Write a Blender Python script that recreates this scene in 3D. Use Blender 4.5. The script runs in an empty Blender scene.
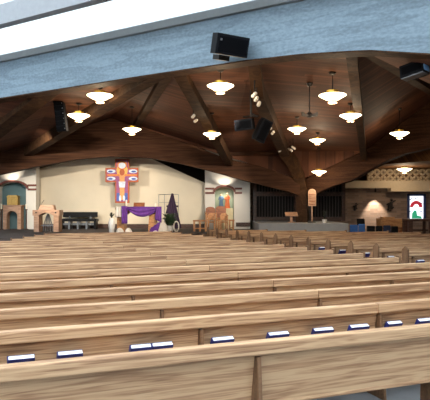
import bpy, bmesh, math, random
from mathutils import Vector, Matrix
random.seed(7)
C = bpy.context.scene.collection
S = bpy.context.scene
F, CX, HY, CAMZ = 560.0, 215.0, 206.0, 1.74

# ------------------------------------------------------------------ camera, sky, exposure
cd = bpy.data.cameras.new('camera'); cam = bpy.data.objects.new('camera', cd); C.objects.link(cam)
cam.location = (0, 0, CAMZ); cam.rotation_euler = (math.pi/2, 0, 0)
cd.sensor_width = 36; cd.lens = 36*F/430; cd.shift_y = 6/430; cd.clip_end = 200
S.camera = cam
wd = bpy.data.worlds.new('sky'); S.world = wd; wd.use_nodes = True
bg = wd.node_tree.nodes['Background']
bg.inputs[0].default_value = (0.88, 0.95, 1.0, 1); bg.inputs[1].default_value = 4.7
S.view_settings.view_transform = 'Standard'; S.view_settings.look = 'None'
S.view_settings.gamma = 1; S.view_settings.use_curve_mapping = False
S.view_settings.exposure = 0.5

def portal(name, loc, rot, sx, sy):
    l = bpy.data.lights.new(name, 'AREA'); l.shape = 'RECTANGLE'; l.size = sx; l.size_y = sy
    l.cycles.is_portal = True
    o = bpy.data.objects.new(name, l); C.objects.link(o); o.location = loc; o.rotation_euler = rot
    return o
def spot(name, loc, target, energy, deg, color=(1, .87, .70), blend=.6, radius=.06):
    l = bpy.data.lights.new(name, 'SPOT'); l.energy = energy; l.spot_size = math.radians(deg); l.spot_blend = blend
    l.color = color; l.shadow_soft_size = radius
    o = bpy.data.objects.new(name, l); C.objects.link(o); o.location = loc
    o.rotation_euler = (Vector(target) - Vector(loc)).to_track_quat('-Z', 'Y').to_euler()
    return o

# ------------------------------------------------------------------ helpers
def W(x, y, Y):                       # a point of the place seen at a pixel, Y metres ahead
    return Vector(((x-CX)/F*Y, Y, CAMZ-(y-HY)/F*Y))
def WX(x, Y): return (x-CX)/F*Y
def WZ(y, Y): return CAMZ-(y-HY)/F*Y

class MB:
    def __init__(s): s.v = []; s.f = []
    def add(s, vs, fs):
        n = len(s.v); s.v += [Vector(v) for v in vs]; s.f += [[i+n for i in f] for f in fs]; return s
    def box(s, x0, x1, y0, y1, z0, z1, M=None):
        vs = [Vector(p) for p in ((x0,y0,z0),(x1,y0,z0),(x1,y1,z0),(x0,y1,z0),(x0,y0,z1),(x1,y0,z1),(x1,y1,z1),(x0,y1,z1))]
        if M: vs = [M @ v for v in vs]
        return s.add(vs, [(0,3,2,1),(4,5,6,7),(0,1,5,4),(1,2,6,5),(2,3,7,6),(3,0,4,7)])
    def prism(s, pts, off):           # 3D outline swept along off
        n = len(pts); off = Vector(off); pts = [Vector(p) for p in pts]
        fs = [list(range(n)), list(range(2*n-1, n-1, -1))]
        for i in range(n):
            j = (i+1) % n; fs.append([i, i+n, j+n, j])
        return s.add(pts+[p+off for p in pts], fs)
    def lathe(s, prof, c=(0,0,0), n=20, M=None, sx=1, sy=1):
        vs = []; fs = []; c = Vector(c)
        for r, z in prof:
            for k in range(n):
                a = 2*math.pi*k/n; v = Vector((r*math.cos(a)*sx, r*math.sin(a)*sy, z)); vs.append((M @ v if M else v)+c)
        m = len(prof)
        for i in range(m-1):
            for k in range(n):
                fs.append([i*n+k, i*n+(k+1)%n, (i+1)*n+(k+1)%n, (i+1)*n+k])
        fs.append(list(range(n-1, -1, -1))); fs.append([(m-1)*n+k for k in range(n)])
        return s.add(vs, fs)
    def tube(s, pts, r, n=8):
        pts = [Vector(p) for p in pts]; rings = []
        for i, p in enumerate(pts):
            d = (pts[min(i+1, len(pts)-1)]-pts[max(i-1, 0)]).normalized()
            a = d.cross(Vector((0,0,1)) if abs(d.z) < .9 else Vector((1,0,0))).normalized(); b = d.cross(a)
            rr = r[i] if isinstance(r, (list, tuple)) else r
            rings.append([p+(a*math.cos(2*math.pi*k/n)+b*math.sin(2*math.pi*k/n))*rr for k in range(n)])
        vs = [v for q in rings for v in q]; fs = []
        for i in range(len(pts)-1):
            for k in range(n): fs.append([i*n+k, i*n+(k+1)%n, (i+1)*n+(k+1)%n, (i+1)*n+k])
        fs.append(list(range(n-1, -1, -1))); fs.append([(len(pts)-1)*n+k for k in range(n)])
        return s.add(vs, fs)
    def bar(s, a, b, w, h, up=(0,0,1), drop=0.0):   # a square beam from a to b, width w, height h hanging below the line
        a = Vector(a); b = Vector(b); d = (b-a).normalized(); sd = d.cross(Vector(up)).normalized(); u = sd.cross(d)
        q = []
        for p in (a, b):
            q += [p-sd*w/2+u*(-h-drop), p+sd*w/2+u*(-h-drop), p+sd*w/2-u*drop, p-sd*w/2-u*drop]
        return s.add(q, [(0,1,2,3),(7,6,5,4),(0,4,5,1),(1,5,6,2),(2,6,7,3),(3,7,4,0)])
    def ball(s, c, rx, ry, rz, n=12):
        return s.lathe([(max(.001, math.sin(math.pi*i/8)), -math.cos(math.pi*i/8)) for i in range(9)], (0,0,0), n) if False else \
            s._ball(Vector(c), rx, ry, rz, n)
    def _ball(s, c, rx, ry, rz, n):
        vs = []; fs = []; m = 8
        for i in range(m+1):
            t = math.pi*i/m; r = max(.02, math.sin(t))
            for k in range(n):
                a = 2*math.pi*k/n; vs.append(c+Vector((rx*r*math.cos(a), ry*r*math.sin(a), -rz*math.cos(t))))
        for i in range(m):
            for k in range(n): fs.append([i*n+k, i*n+(k+1)%n, (i+1)*n+(k+1)%n, (i+1)*n+k])
        fs.append(list(range(n-1, -1, -1))); fs.append([m*n+k for k in range(n)])
        return s.add(vs, fs)
    def grid(s, fn, nu, nv):
        vs = [fn(i/nu, j/nv) for j in range(nv+1) for i in range(nu+1)]
        fs = [[j*(nu+1)+i, j*(nu+1)+i+1, (j+1)*(nu+1)+i+1, (j+1)*(nu+1)+i] for j in range(nv) for i in range(nu)]
        return s.add(vs, fs)
    def mesh(s, name, mat, smooth=False, origin=None, recalc=True):
        me = bpy.data.meshes.new(name); o = Vector(origin) if origin is not None else Vector((0,0,0))
        me.from_pydata([tuple(v-o) for v in s.v], [], s.f)
        bm = bmesh.new(); bm.from_mesh(me)
        if recalc: bmesh.ops.recalc_face_normals(bm, faces=bm.faces)
        bm.to_mesh(me); bm.free()
        if smooth:
            for p in me.polygons: p.use_smooth = True
        me.materials.append(mat)
        return me
    def obj(s, name, mat, parent=None, bevel=0, smooth=False, solid=0, origin=None):
        """ONE mesh object; world coordinates unless parent is given (then local to the parent)"""
        if parent is None and origin is None and s.v:
            xs = [v.x for v in s.v]; ys = [v.y for v in s.v]; zs = [v.z for v in s.v]
            origin = Vector(((min(xs)+max(xs))/2, (min(ys)+max(ys))/2, min(zs)))
        o = bpy.data.objects.new(name, s.mesh(name, mat, smooth, origin)); C.objects.link(o)
        if parent is not None: o.parent = parent
        elif origin is not None: o.location = origin
        if solid:
            m = o.modifiers.new('solid', 'SOLIDIFY'); m.thickness = solid; m.offset = 0
        if bevel:
            m = o.modifiers.new('bevel', 'BEVEL'); m.width = bevel; m.segments = 2; m.limit_method = 'ANGLE'; m.angle_limit = math.radians(40)
        return o

def thing(name, label, cat, loc=(0,0,0), rz=0, group=None):
    o = bpy.data.objects.new(name, None); C.objects.link(o); o.empty_display_size = .2
    o.location = loc; o.rotation_euler = (0, 0, rz)
    return tag(o, label, cat, group)
def tag(o, label, cat, group=None, kind=None):
    o['label'] = label; o['category'] = cat
    if group: o['group'] = group
    if kind: o['kind'] = kind
    return o
def struct(o):
    o['kind'] = 'structure'; return o
def dup(root, loc, rz=0, label=None, group=None):
    r = root.copy(); C.objects.link(r); r.location = loc; r.rotation_euler = (0, 0, rz)
    if label: r['label'] = label
    if group: r['group'] = group
    for ch in list(root.children):
        c = ch.copy(); C.objects.link(c); c.parent = r
        for g in list(ch.children):
            d = g.copy(); C.objects.link(d); d.parent = c
    return r

# ------------------------------------------------------------------ materials
def lin(h):
    h = h.lstrip('#'); v = [int(h[i:i+2], 16)/255 for i in (0, 2, 4)]
    return tuple(c/12.92 if c <= .04045 else ((c+.055)/1.055)**2.4 for c in v)+(1,)
def new(name):
    m = bpy.data.materials.new(name); m.use_nodes = True; nt = m.node_tree
    return m, nt, nt.nodes['Principled BSDF']
def ramp(nt, fac, stops):
    r = nt.nodes.new('ShaderNodeValToRGB'); e = r.color_ramp.elements
    while len(e) < len(stops): e.new(.5)
    for k, (p, c) in enumerate(stops): e[k].position = p; e[k].color = c
    nt.links.new(fac, r.inputs[0]); return r
def coords(nt, scale, rand=False, rot=(0,0,0)):
    t = nt.nodes.new('ShaderNodeTexCoord'); mp = nt.nodes.new('ShaderNodeMapping')
    mp.inputs['Scale'].default_value = scale; mp.inputs['Rotation'].default_value = rot
    nt.links.new(t.outputs['Object'], mp.inputs[0])
    if rand:
        oi = nt.nodes.new('ShaderNodeObjectInfo'); ml = nt.nodes.new('ShaderNodeMath'); ml.operation = 'MULTIPLY'
        ml.inputs[1].default_value = 37.0; nt.links.new(oi.outputs['Random'], ml.inputs[0])
        cb = nt.nodes.new('ShaderNodeCombineXYZ')
        for i in range(3): nt.links.new(ml.outputs[0], cb.inputs[i])
        nt.links.new(cb.outputs[0], mp.inputs['Location'])
    return mp.outputs[0]
def plain(name, c, rough=.6, metal=0, var=.12, scale=9, bump=0, spec=.5):
    m, nt, p = new(name); col = lin(c); p.inputs['Specular IOR Level'].default_value = spec
    nz = nt.nodes.new('ShaderNodeTexNoise'); nz.inputs['Scale'].default_value = scale; nz.inputs['Detail'].default_value = 4
    nt.links.new(coords(nt, (1,1,1)), nz.inputs['Vector'])
    lo = tuple(x*(1-var) for x in col[:3])+(1,); hi = tuple(min(1, x*(1+var)) for x in col[:3])+(1,)
    r = ramp(nt, nz.outputs[0], [(.3, lo), (.7, hi)]); nt.links.new(r.outputs[0], p.inputs['Base Color'])
    p.inputs['Roughness'].default_value = rough; p.inputs['Metallic'].default_value = metal
    if bump:
        b = nt.nodes.new('ShaderNodeBump'); b.inputs['Strength'].default_value = bump; nt.links.new(nz.outputs[0], b.inputs['Height'])
        nt.links.new(b.outputs[0], p.inputs['Normal'])
    return m
def glow(name, c, strength):
    m, nt, p = new(name)
    nz = nt.nodes.new('ShaderNodeTexNoise'); nz.inputs['Scale'].default_value = 6
    col = lin(c); r = ramp(nt, nz.outputs[0], [(.3, tuple(x*.93 for x in col[:3])+(1,)), (.7, col)])
    nt.links.new(r.outputs[0], p.inputs['Base Color']); nt.links.new(r.outputs[0], p.inputs['Emission Color'])
    p.inputs['Emission Strength'].default_value = strength; p.inputs['Roughness'].default_value = .3
    return m
def wood(name, dark, mid, light, grain=(1.1, 13, 13), rough=.42, figure=.5, rand=True, fine=60, spec=.5):
    """boards running along local X: long streaks with cathedral figure and fine pores"""
    m, nt, p = new(name); L = nt.links.new
    v = coords(nt, grain, rand)
    nz = nt.nodes.new('ShaderNodeTexNoise'); nz.inputs['Scale'].default_value = 1.0; nz.inputs['Detail'].default_value = 3
    nz.inputs['Distortion'].default_value = .6; L(v, nz.inputs['Vector'])
    wv = nt.nodes.new('ShaderNodeMath'); wv.operation = 'MULTIPLY'; wv.inputs[1].default_value = 26; L(nz.outputs[0], wv.inputs[0])
    sn = nt.nodes.new('ShaderNodeMath'); sn.operation = 'SINE'; L(wv.outputs[0], sn.inputs[0])
    f2 = nt.nodes.new('ShaderNodeTexNoise'); f2.inputs['Scale'].default_value = 1.0; f2.inputs['Detail'].default_value = 5
    L(coords(nt, (grain[0]*3, fine, fine), rand), f2.inputs['Vector'])
    a = nt.nodes.new('ShaderNodeMath'); a.operation = 'MULTIPLY_ADD'; a.inputs[1].default_value = .16*figure; a.inputs[2].default_value = .0
    L(sn.outputs[0], a.inputs[0])
    b = nt.nodes.new('ShaderNodeMath'); b.operation = 'MULTIPLY_ADD'; b.inputs[1].default_value = .55; L(f2.outputs[0], b.inputs[0]); L(a.outputs[0], b.inputs[2])
    c = nt.nodes.new('ShaderNodeMath'); c.operation = 'MULTIPLY_ADD'; c.inputs[1].default_value = .45; L(nz.outputs[0], c.inputs[0]); L(b.outputs[0], c.inputs[2])
    if rand:
        oi = nt.nodes.new('ShaderNodeObjectInfo'); d = nt.nodes.new('ShaderNodeMath'); d.operation = 'MULTIPLY_ADD'
        d.inputs[1].default_value = .12; L(oi.outputs['Random'], d.inputs[0]); L(c.outputs[0], d.inputs[2]); c = d
    r = ramp(nt, c.outputs[0], [(.28, lin(dark)), (.52, lin(mid)), (.74, lin(light))])
    L(r.outputs[0], p.inputs['Base Color']); p.inputs['Roughness'].default_value = rough; p.inputs['Specular IOR Level'].default_value = spec
    bp = nt.nodes.new('ShaderNodeBump'); bp.inputs['Strength'].default_value = .08; bp.inputs['Distance'].default_value = .01
    L(f2.outputs[0], bp.inputs['Height']); L(bp.outputs[0], p.inputs['Normal'])
    return m
def planks(name, dark, mid, light):
    """tongue and groove ceiling boards following the level lines of the roof"""
    m, nt, p = new(name); L = nt.links.new
    t = nt.nodes.new('ShaderNodeTexCoord'); sp = nt.nodes.new('ShaderNodeSeparateXYZ'); L(t.outputs['Object'], sp.inputs[0])
    k = nt.nodes.new('ShaderNodeMath'); k.operation = 'MULTIPLY'; k.inputs[1].default_value = 5.5; L(sp.outputs[1], k.inputs[0])
    fl = nt.nodes.new('ShaderNodeMath'); fl.operation = 'FLOOR'; L(k.outputs[0], fl.inputs[0])
    fr = nt.nodes.new('ShaderNodeMath'); fr.operation = 'FRACT'; L(k.outputs[0], fr.inputs[0])
    wn = nt.nodes.new('ShaderNodeTexWhiteNoise'); wn.noise_dimensions = '2D'
    sx = nt.nodes.new('ShaderNodeMath'); sx.operation = 'MULTIPLY_ADD'; sx.inputs[1].default_value = .35; L(sp.outputs[0], sx.inputs[0])
    o3 = nt.nodes.new('ShaderNodeMath'); o3.operation = 'MULTIPLY'; o3.inputs[1].default_value = .37; L(fl.outputs[0], o3.inputs[0]); L(o3.outputs[0], sx.inputs[2])
    fx = nt.nodes.new('ShaderNodeMath'); fx.operation = 'FLOOR'; L(sx.outputs[0], fx.inputs[0])
    cb = nt.nodes.new('ShaderNodeCombineXYZ'); L(fl.outputs[0], cb.inputs[0]); L(fx.outputs[0], cb.inputs[1]); L(cb.outputs[0], wn.inputs['Vector'])
    nz = nt.nodes.new('ShaderNodeTexNoise'); nz.inputs['Scale'].default_value = 1; nz.inputs['Detail'].default_value = 4
    L(coords(nt, (1.0, 14, 1.0)), nz.inputs['Vector'])
    a = nt.nodes.new('ShaderNodeMath'); a.operation = 'MULTIPLY_ADD'; a.inputs[1].default_value = .45; L(wn.outputs[0], a.inputs[0])
    h = nt.nodes.new('ShaderNodeMath'); h.operation = 'MULTIPLY'; h.inputs[1].default_value = .55; L(nz.outputs[0], h.inputs[0]); L(h.outputs[0], a.inputs[2])
    g = nt.nodes.new('ShaderNodeMath'); g.operation = 'GREATER_THAN'; g.inputs[1].default_value = .1; L(fr.outputs[0], g.inputs[0])
    r = ramp(nt, a.outputs[0], [(.15, lin(dark)), (.5, lin(mid)), (.85, lin(light))])
    mx = nt.nodes.new('ShaderNodeMix'); mx.data_type = 'RGBA'; L(g.outputs[0], mx.inputs[0])
    mx.inputs[6].default_value = lin(dark); L(r.outputs[0], mx.inputs[7]); L(mx.outputs[2], p.inputs['Base Color'])
    p.inputs['Roughness'].default_value = .75; p.inputs['Specular IOR Level'].default_value = .25
    return m
def brick(name):
    m, nt, p = new(name); L = nt.links.new
    b = nt.nodes.new('ShaderNodeTexBrick'); b.inputs['Color1'].default_value = lin('#8e7462'); b.inputs['Color2'].default_value = lin('#6f5a4d')
    b.inputs['Mortar'].default_value = lin('#7d7068'); b.inputs['Scale'].default_value = 1
    b.inputs['Brick Width'].default_value = .38; b.inputs['Row Height'].default_value = .1; b.inputs['Mortar Size'].default_value = .008
    L(coords(nt, (1,1,1), rot=(math.pi/2,0,0)), b.inputs['Vector']); L(b.outputs[0], p.inputs['Base Color'])
    p.inputs['Roughness'].default_value = .85
    return m
def glass(name, tint=(.97, .99, 1, 1)):
    m, nt, p = new(name); L = nt.links.new
    tr = nt.nodes.new('ShaderNodeBsdfTransparent'); tr.inputs[0].default_value = tint
    gl = nt.nodes.new('ShaderNodeBsdfGlossy'); gl.inputs['Roughness'].default_value = .05
    mx = nt.nodes.new('ShaderNodeMixShader'); mx.inputs[0].default_value = .05
    L(tr.outputs[0], mx.inputs[1]); L(gl.outputs[0], mx.inputs[2]); L(mx.outputs[0], nt.nodes['Material Output'].inputs[0])
    return m

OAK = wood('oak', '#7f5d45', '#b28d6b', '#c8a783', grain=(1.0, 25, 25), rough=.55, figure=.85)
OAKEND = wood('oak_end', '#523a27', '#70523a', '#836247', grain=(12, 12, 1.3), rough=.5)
GLULAM = wood('glulam', '#2c1a11', '#3f2719', '#523725', grain=(.5, .5, 9), rough=.75, spec=.12, rand=False, fine=40)
RIBW = wood('rib_wood', '#2a1a11', '#3b2718', '#4d3623', grain=(3, 3, 3), rough=.75, spec=.12, rand=False, fine=40)
BLUE = wood('skylit_ring_paint', '#566875', '#6b8090', '#7c92a1', grain=(.55, .55, 5), rough=.6, rand=False, fine=24, figure=.35)  # blue cast of the sky put into the beam paint
CEIL = planks('ceiling_boards', '#3d2317', '#563321', '#68402b')
CEIL2 = planks('outer_ceiling_boards', '#4f3420', '#6f4a2a', '#835a33')
SHELL = plain('shell_dark', '#3a2c24', .9)  # dark tone put in so the void behind the arch reads as darkness
PLASTER = plain('cream_plaster', '#d8cdb8', .9, var=.03, scale=2)
WHITE = plain('white_plaster', '#dcd8d0', .9, var=.03, scale=2)
REAR = plain('rear_plaster', '#c9bfb0', .9, var=.03, scale=2)
CONC = plain('grey_concrete', '#7f8286', .7, var=.12, scale=3)
CARPET = plain('dark_carpet', '#4b4340', .95, var=.2, scale=40)
CURB = plain('grey_curb', '#8f9092', .8, var=.06, scale=4)
BRICK = brick('brick')
BLACK = plain('black_vinyl', '#0d0d10', .5, spec=.2)
BLACKBOX = plain('black_speaker', '#0c0e14', .6, spec=.15)
GRILLE = plain('speaker_grille', '#07080c', .8, var=.3, scale=120, spec=.08)
METAL = plain('grey_metal', '#8a8e94', .35, .8)
DKMETAL = plain('dark_metal', '#221d1a', .5, .5)
BRASS = plain('brass', '#b8923e', .3, .9)
GOLD = plain('gold', '#b8954f', .35, .45, var=.3, scale=30)
SHADE = glow('lit_glass', '#ffe8bc', 4.5)
DRUM = glow('lit_drum', '#f0c8a0', .8)
SPOTC = plain('spot_white', '#d8cfc2', .4)
LENS = glow('spot_lens', '#ffe2b8', 4.0)
FRAMEG = plain('skylight_frame', '#8b9097', .6, var=.05)
CURBG = plain('skylight_curb', '#6d7377', .6, var=.05)  # darker than the frame, the curb's shade put into its grey
GLASS = glass('skylight_glass'); TGLASS = glass('dimming_skylight_glass', (.23, .255, .26, 1))  # tint added to the far pane to cut daylight on distant rows
PINKW = wood('pale_oak', '#9a745c', '#bd9376', '#d0ab8e', grain=(2, 12, 12), rand=False)
MIDW = wood('warm_oak', '#8a5a35', '#b27c4c', '#c9945f', grain=(3, 12, 12), rand=False)
DARKW = wood('dark_wood', '#2c1a12', '#43291c', '#583727', grain=(3, 10, 10), rand=False)
REDW = wood('red_wood', '#6a3a22', '#8c5230', '#a0633d', grain=(3, 10, 10), rand=False)
PURPLE = plain('purple_cloth', '#5f2f84', .8, var=.25, scale=6)
DPURPLE = plain('dark_purple_cloth', '#33203a', .85, var=.25, scale=6)
WCLOTH = plain('white_cloth', '#ded6cc', .9, var=.06)
CERAM = plain('white_ceramic', '#e6e2de', .4, var=.03)
TEAL = plain('teal_paint', '#5f7a80', .85, var=.06, scale=2)
TEAL2 = plain('grey_green_paint', '#8f9d8c', .85, var=.06, scale=2)
REDM = plain('red_moulding', '#6e3a30', .6)
WAX = plain('candle_wax', '#efe6d4', .5, var=.03)
GREEN = plain('leaf_green', '#31472d', .6, var=.35, scale=14)
DGREEN = plain('dark_leaf', '#262a20', .7, var=.3, scale=14)
BOOKB = plain('hymnal_blue', '#20276b', .45, var=.1)
PAGES = plain('page_block', '#e8ebf2', .6, var=.04, scale=60)
BLUEC = plain('blue_upholstery', '#2f5fa5', .8, var=.1)
NAVYC = plain('navy_upholstery', '#1c2742', .8, var=.1)
BRONZE = plain('dark_bronze', '#2a2422', .45, .6, var=.3, scale=20)
SKIN = plain('painted_skin', '#c89a78', .7)
ROBEO = plain('orange_robe', '#cf6f45', .7)
ROBEB = plain('blue_robe', '#4d6a86', .7)
CANVAS = plain('light_panel', '#d9cda8', .8, var=.05)
ICO = {k: plain('icon_'+k, c, .6, var=.15, scale=12) for k, c in dict(border='#a8512a', orange='#cf7a34', magenta='#8e4a7c',
       blue='#4058a4', pale='#c9d3e2', gold='#e0aa55', navy='#2c3468', flesh='#d8935a').items()}

# ------------------------------------------------------------------ the shell, in the frame of the skylight beam
B0 = Vector((.67, 11.74, 0)); TV = Vector((.852, -.5235, 0)); MV = Vector((-.5235, -.852, 0))
def TS(t, s, z): return B0+TV*t+MV*s+Vector((0, 0, z))
T0, T1, S0, S1 = -26, 19, -27, 15
m = MB(); m.prism([TS(T0-.3,S0-.3,-.2), TS(T1+.3,S0-.3,-.2), TS(T1+.3,S1+.3,-.2), TS(T0-.3,S1+.3,-.2)], (0,0,.2)); struct(m.obj('floor', CONC))
def shellwall(name, a, b, z0, z1, mat, th=.3):
    a, b = Vector(a), Vector(b); n = (b-a).cross(Vector((0,0,1))).normalized()*th
    q = MB(); q.prism([a+Vector((0,0,z0)), b+Vector((0,0,z0)), b+Vector((0,0,z1)), a+Vector((0,0,z1))], n); return struct(q.obj(name, mat))
shellwall('wall_back', TS(T1,S0,0), TS(T0,S0,0), 0, 10.2, SHELL)
shellwall('wall_left', TS(T0,S0,0), TS(T0,S1,0), 0, 10.2, SHELL)
shellwall('wall_right', TS(T1,S1,0), TS(T1,S0,0), 0, 10.2, SHELL)
a, b = TS(T0,S1,0), TS(T1,S1,0); q = MB()     # rear wall; its window band is added to light the pew backs
for z0, z1 in ((0, 4.4), (7.6, 10.2)): q.prism([a+Vector((0,0,z0)), b+Vector((0,0,z0)), b+Vector((0,0,z1)), a+Vector((0,0,z1))], MV*.3)
for i in range(0, 16): q.prism([TS(T0+i*3,S1,4.4), TS(T0+i*3+.25,S1,4.4), TS(T0+i*3+.25,S1,7.6), TS(T0+i*3,S1,7.6)], MV*.3)
struct(q.obj('wall_front', REAR))
q = MB(); q.add([TS(T0,S1+.15,4.4), TS(T1,S1+.15,4.4), TS(T1,S1+.15,7.6), TS(T0,S1+.15,7.6)], [(0,1,2,3)]); struct(q.obj('rear_fill_window', GLASS))
# roof slabs beyond and behind the glazed lantern
m = MB(); m.prism([TS(T0,S0,5.95), TS(T1,S0,5.95), TS(T1,-.36,5.95), TS(T0,-.36,5.95)], (0,0,.2))
for sa, sb in ((6.6, 8.6), (12.6, S1)): m.prism([TS(T0,sa,8.05), TS(T1,sa,8.05), TS(T1,sb,8.05), TS(T0,sb,8.05)], (0,0,.2)); struct(m.obj('ceiling_shell', SHELL))
# glazed lantern: two slopes meeting at a ridge
ZR, SR = 9.8, 4.5
m = MB()
m.prism([TS(T0,.12,5.8), TS(T0,-.36,5.8), TS(T0,-.36,6.02), TS(T0,.02,6.02), TS(T0,.12,5.96)], TV*(T1-T0))
m.prism([TS(T0,6.3,8.0), TS(T0,6.6,8.0), TS(T0,6.6,8.3), TS(T0,6.3,8.3)], TV*(T1-T0))
m.prism([TS(T0,SR-.15,ZR-.35), TS(T0,SR+.15,ZR-.35), TS(T0,SR+.15,ZR+.05), TS(T0,SR-.15,ZR+.05)], TV*(T1-T0))
win = struct(m.obj('window_1', CURBG, origin=(0,0,0)))
for a, b, za in ((-.05, SR, 6.0), (6.5, SR, 8.2)):  # unseen near slope glazed too, to light the pew backs
    zb = ZR
    m = MB(); m.add([TS(T0,a,za), TS(T1,a,za), TS(T1,b,zb), TS(T0,b,zb)], [(0,1,2,3)]); m.obj('glass_pane', TGLASS if a < 1 else GLASS, parent=win)
q = MB(); q.add([TS(T0,8.6,8.15), TS(T1,8.6,8.15), TS(T1,12.6,8.15), TS(T0,12.6,8.15)], [(0,1,2,3)]); struct(q.obj('overhead_fill_window', GLASS))  # unseen roof light added so the cap rails throw shadows
def purlin(s, zb, h, w, label):
    q = MB(); q.prism([TS(T0+.1,s-w/2,zb), TS(T0+.1,s+w/2,zb), TS(T0+.1,s+w/2,zb+h), TS(T0+.1,s-w/2,zb+h)], TV*(T1-T0-.2))
    return tag(q.obj('skylight_beam', FRAMEG), label, 'beam')
purlin(1.12, 6.28, .50, .24, 'pale grey beam crossing the white skylight at the top left corner')

# blue-grey beam under the skylight: straight in plan, arched in elevation
RB = [(-150,135),(-80,115),(0,98),(70,87),(140,76),(190,68.5),(247,60),(300,54),(348,51),(370,50),(430,53.5),(520,70),(600,95)]
def ring_pt(x, y):
    xp = (x-CX)/F; Y = 12.15/(1+.614*xp); return W(x, y, Y)
low = [ring_pt(*p) for p in RB]
m = MB(); top = [Vector((p.x, p.y, 5.8)) for p in low]
m.prism(low+top[::-1], -MV*.34)
rb = tag(m.obj('skylight_ring_beam', BLUE, origin=low[6]), 'broad blue-grey arched beam spanning the picture under the skylight', 'beam')

q = MB(); dz = Vector((0,0,.028)); q.prism([p+MV*.015 for p in low]+[p+MV*.015-dz for p in low[::-1]], -MV*.4)
o = q.obj('underside_shade', RIBW, origin=low[6]); o.parent = rb; o.location = (0,0,0)  # thin dark strip added in place of shade under the beam

# ------------------------------------------------------------------ far roof: arches, facets, ribs
YA = 23.5
A_bot = [(-75,190),(0,174),(36,166.5),(75,159.5),(110,156.3),(150,158),(180,163.5),(205,169.5),(250,182),(290,192),(300,196)]
A_top = [(-75,172),(0,150.5),(28,146),(70,131),(110,118),(140,122),(200,148),(225,158),(260,166),(300,180)]
m = MB(); m.prism([W(x,y,YA) for x,y in A_bot]+[W(x,y,YA) for x,y in A_top[::-1]], (0,.42,0))
tag(m.obj('roof_arch', GLULAM), 'brown laminated arch beam peaking above the sanctuary cross', 'beam')
def YB(x): return 24-3*(x-303)/127
B_bot = [(306,200),(320,191.5),(334,185.5),(352,180),(371,169),(388,160),(405,153.5),(430,148),(452,146),(500,160),(560,185)]
B_top = [(306,180),(320,168.5),(340,161),(364,152),(404,121),(430,101),(444,92),(500,118),(560,150)]
m = MB(); dB = (W(430,150,YB(430))-W(306,150,YB(306))); dB.z = 0; nB = Vector((dB.y, -dB.x, 0)).normalized()
if nB.y < 0: nB = -nB
m.prism([W(x,y,YB(x)) for x,y in B_bot]+[W(x,y,YB(x)) for x,y in B_top[::-1]], nB*.42)
tag(m.obj('roof_arch', GLULAM), 'dark laminated arch beam rising to the right above the brick wall', 'beam')
def rp(x, back=.30):                   # roof starts behind the blue beam at its lower edge
    for (x0,y0),(x1,y1) in zip(RB, RB[1:]):
        if x0 <= x <= x1: p = ring_pt(x, y0+(y1-y0)*(x-x0)/(x1-x0)); break
    return p-MV*back+Vector((0,0,.12))
N0, N0b, N1, N2, N3, N4 = rp(-140), rp(52), rp(162), rp(247), rp(350), rp(590)
PA, QA, SA, LA = W(110,118,YA), W(228,158.5,YA), W(28,146,YA), W(-75,172,YA)
CT = W(302,181,YA+.3); SB = W(364,152,YB(364)); PB = W(444,92,YB(444)); EB = W(560,150,YB(560))
up = Vector((0,0,.06)); CU, QU = W(302,152,YA+.3), W(228,154,YA+.02)
f = MB()
def facet(*ps): f.add([p+up for p in ps], [list(range(len(ps)))])
facet(N0, N0b, LA); facet(N0b, SA, LA); facet(N0b, N1, SA); facet(N1, PA, SA)
facet(N1, QU, PA); facet(QU, QA, PA); facet(N1, N2, QU); facet(N2, CU, QU); facet(QA, QU, CU, CT)
facet(N2, N3, SB); facet(N2, SB, CU); facet(CT, CU, SB); facet(N3, PB, SB); facet(N3, N4, EB); facet(N3, EB, PB)
struct(f.obj('ceiling', CEIL, origin=(0,0,0), solid=.05))
from mathutils.bvhtree import BVHTree
roof = BVHTree.FromPolygons(f.v, f.f)
def roof_pt(px, py):
    d = W(px,py,1)-Vector((0,0,CAMZ)); return roof.ray_cast(Vector((0,0,CAMZ)), d.normalized())[0]
# outer ceiling over the side aisle beyond the right arch, and behind the sanctuary arch
g = MB()
g.add([W(306,172,24.4), W(430,112,21.6), W(560,150,18.6), Vector((16,30,3.62)), Vector((4.2,30,3.62))], [(0,1,2,3,4)])
struct(g.obj('ceiling_aisle', CEIL2, origin=(0,0,0), solid=.05))
def rib(a, b, w, h, label, mat=RIBW, name='roof_rib'):
    q = MB(); q.bar(a+Vector((0,0,.22)), b, w, h, drop=0); return tag(q.obj(name, mat), label, 'beam', 'roof ribs under the boarded ceiling')
_a = rp(50)+Vector((0,0,.12)); _b = roof_pt(2,124); rib(_a, _a+(_b-_a)*1.6, .5, .3, 'wide brown roof rib at far left edge under the blue beam')
rib(rp(150), SA-up, .34, .36, 'brown roof rib passing behind the black hanging column loudspeaker')
rib(N1, W(136,121,YA), .26, .3, 'roof rib running down to the peak of the sanctuary arch')
rib(rp(171), W(229,158,YA-.05), .30, .34, 'diagonal roof rib left of the black loudspeaker cluster, meeting the sanctuary arch')
rib(rp(346), SB-up, .22, .3, 'roof rib running down just right of two pendant lamps')
rib(rp(353), PB-up*2, .26, .22, 'roof rib sloping to the right edge below the black box loudspeaker')
rib(rp(360,.3)+Vector((0,0,.05)), W(470,78,17), .3, .3, 'roof rib behind the black box loudspeaker at upper right')
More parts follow.
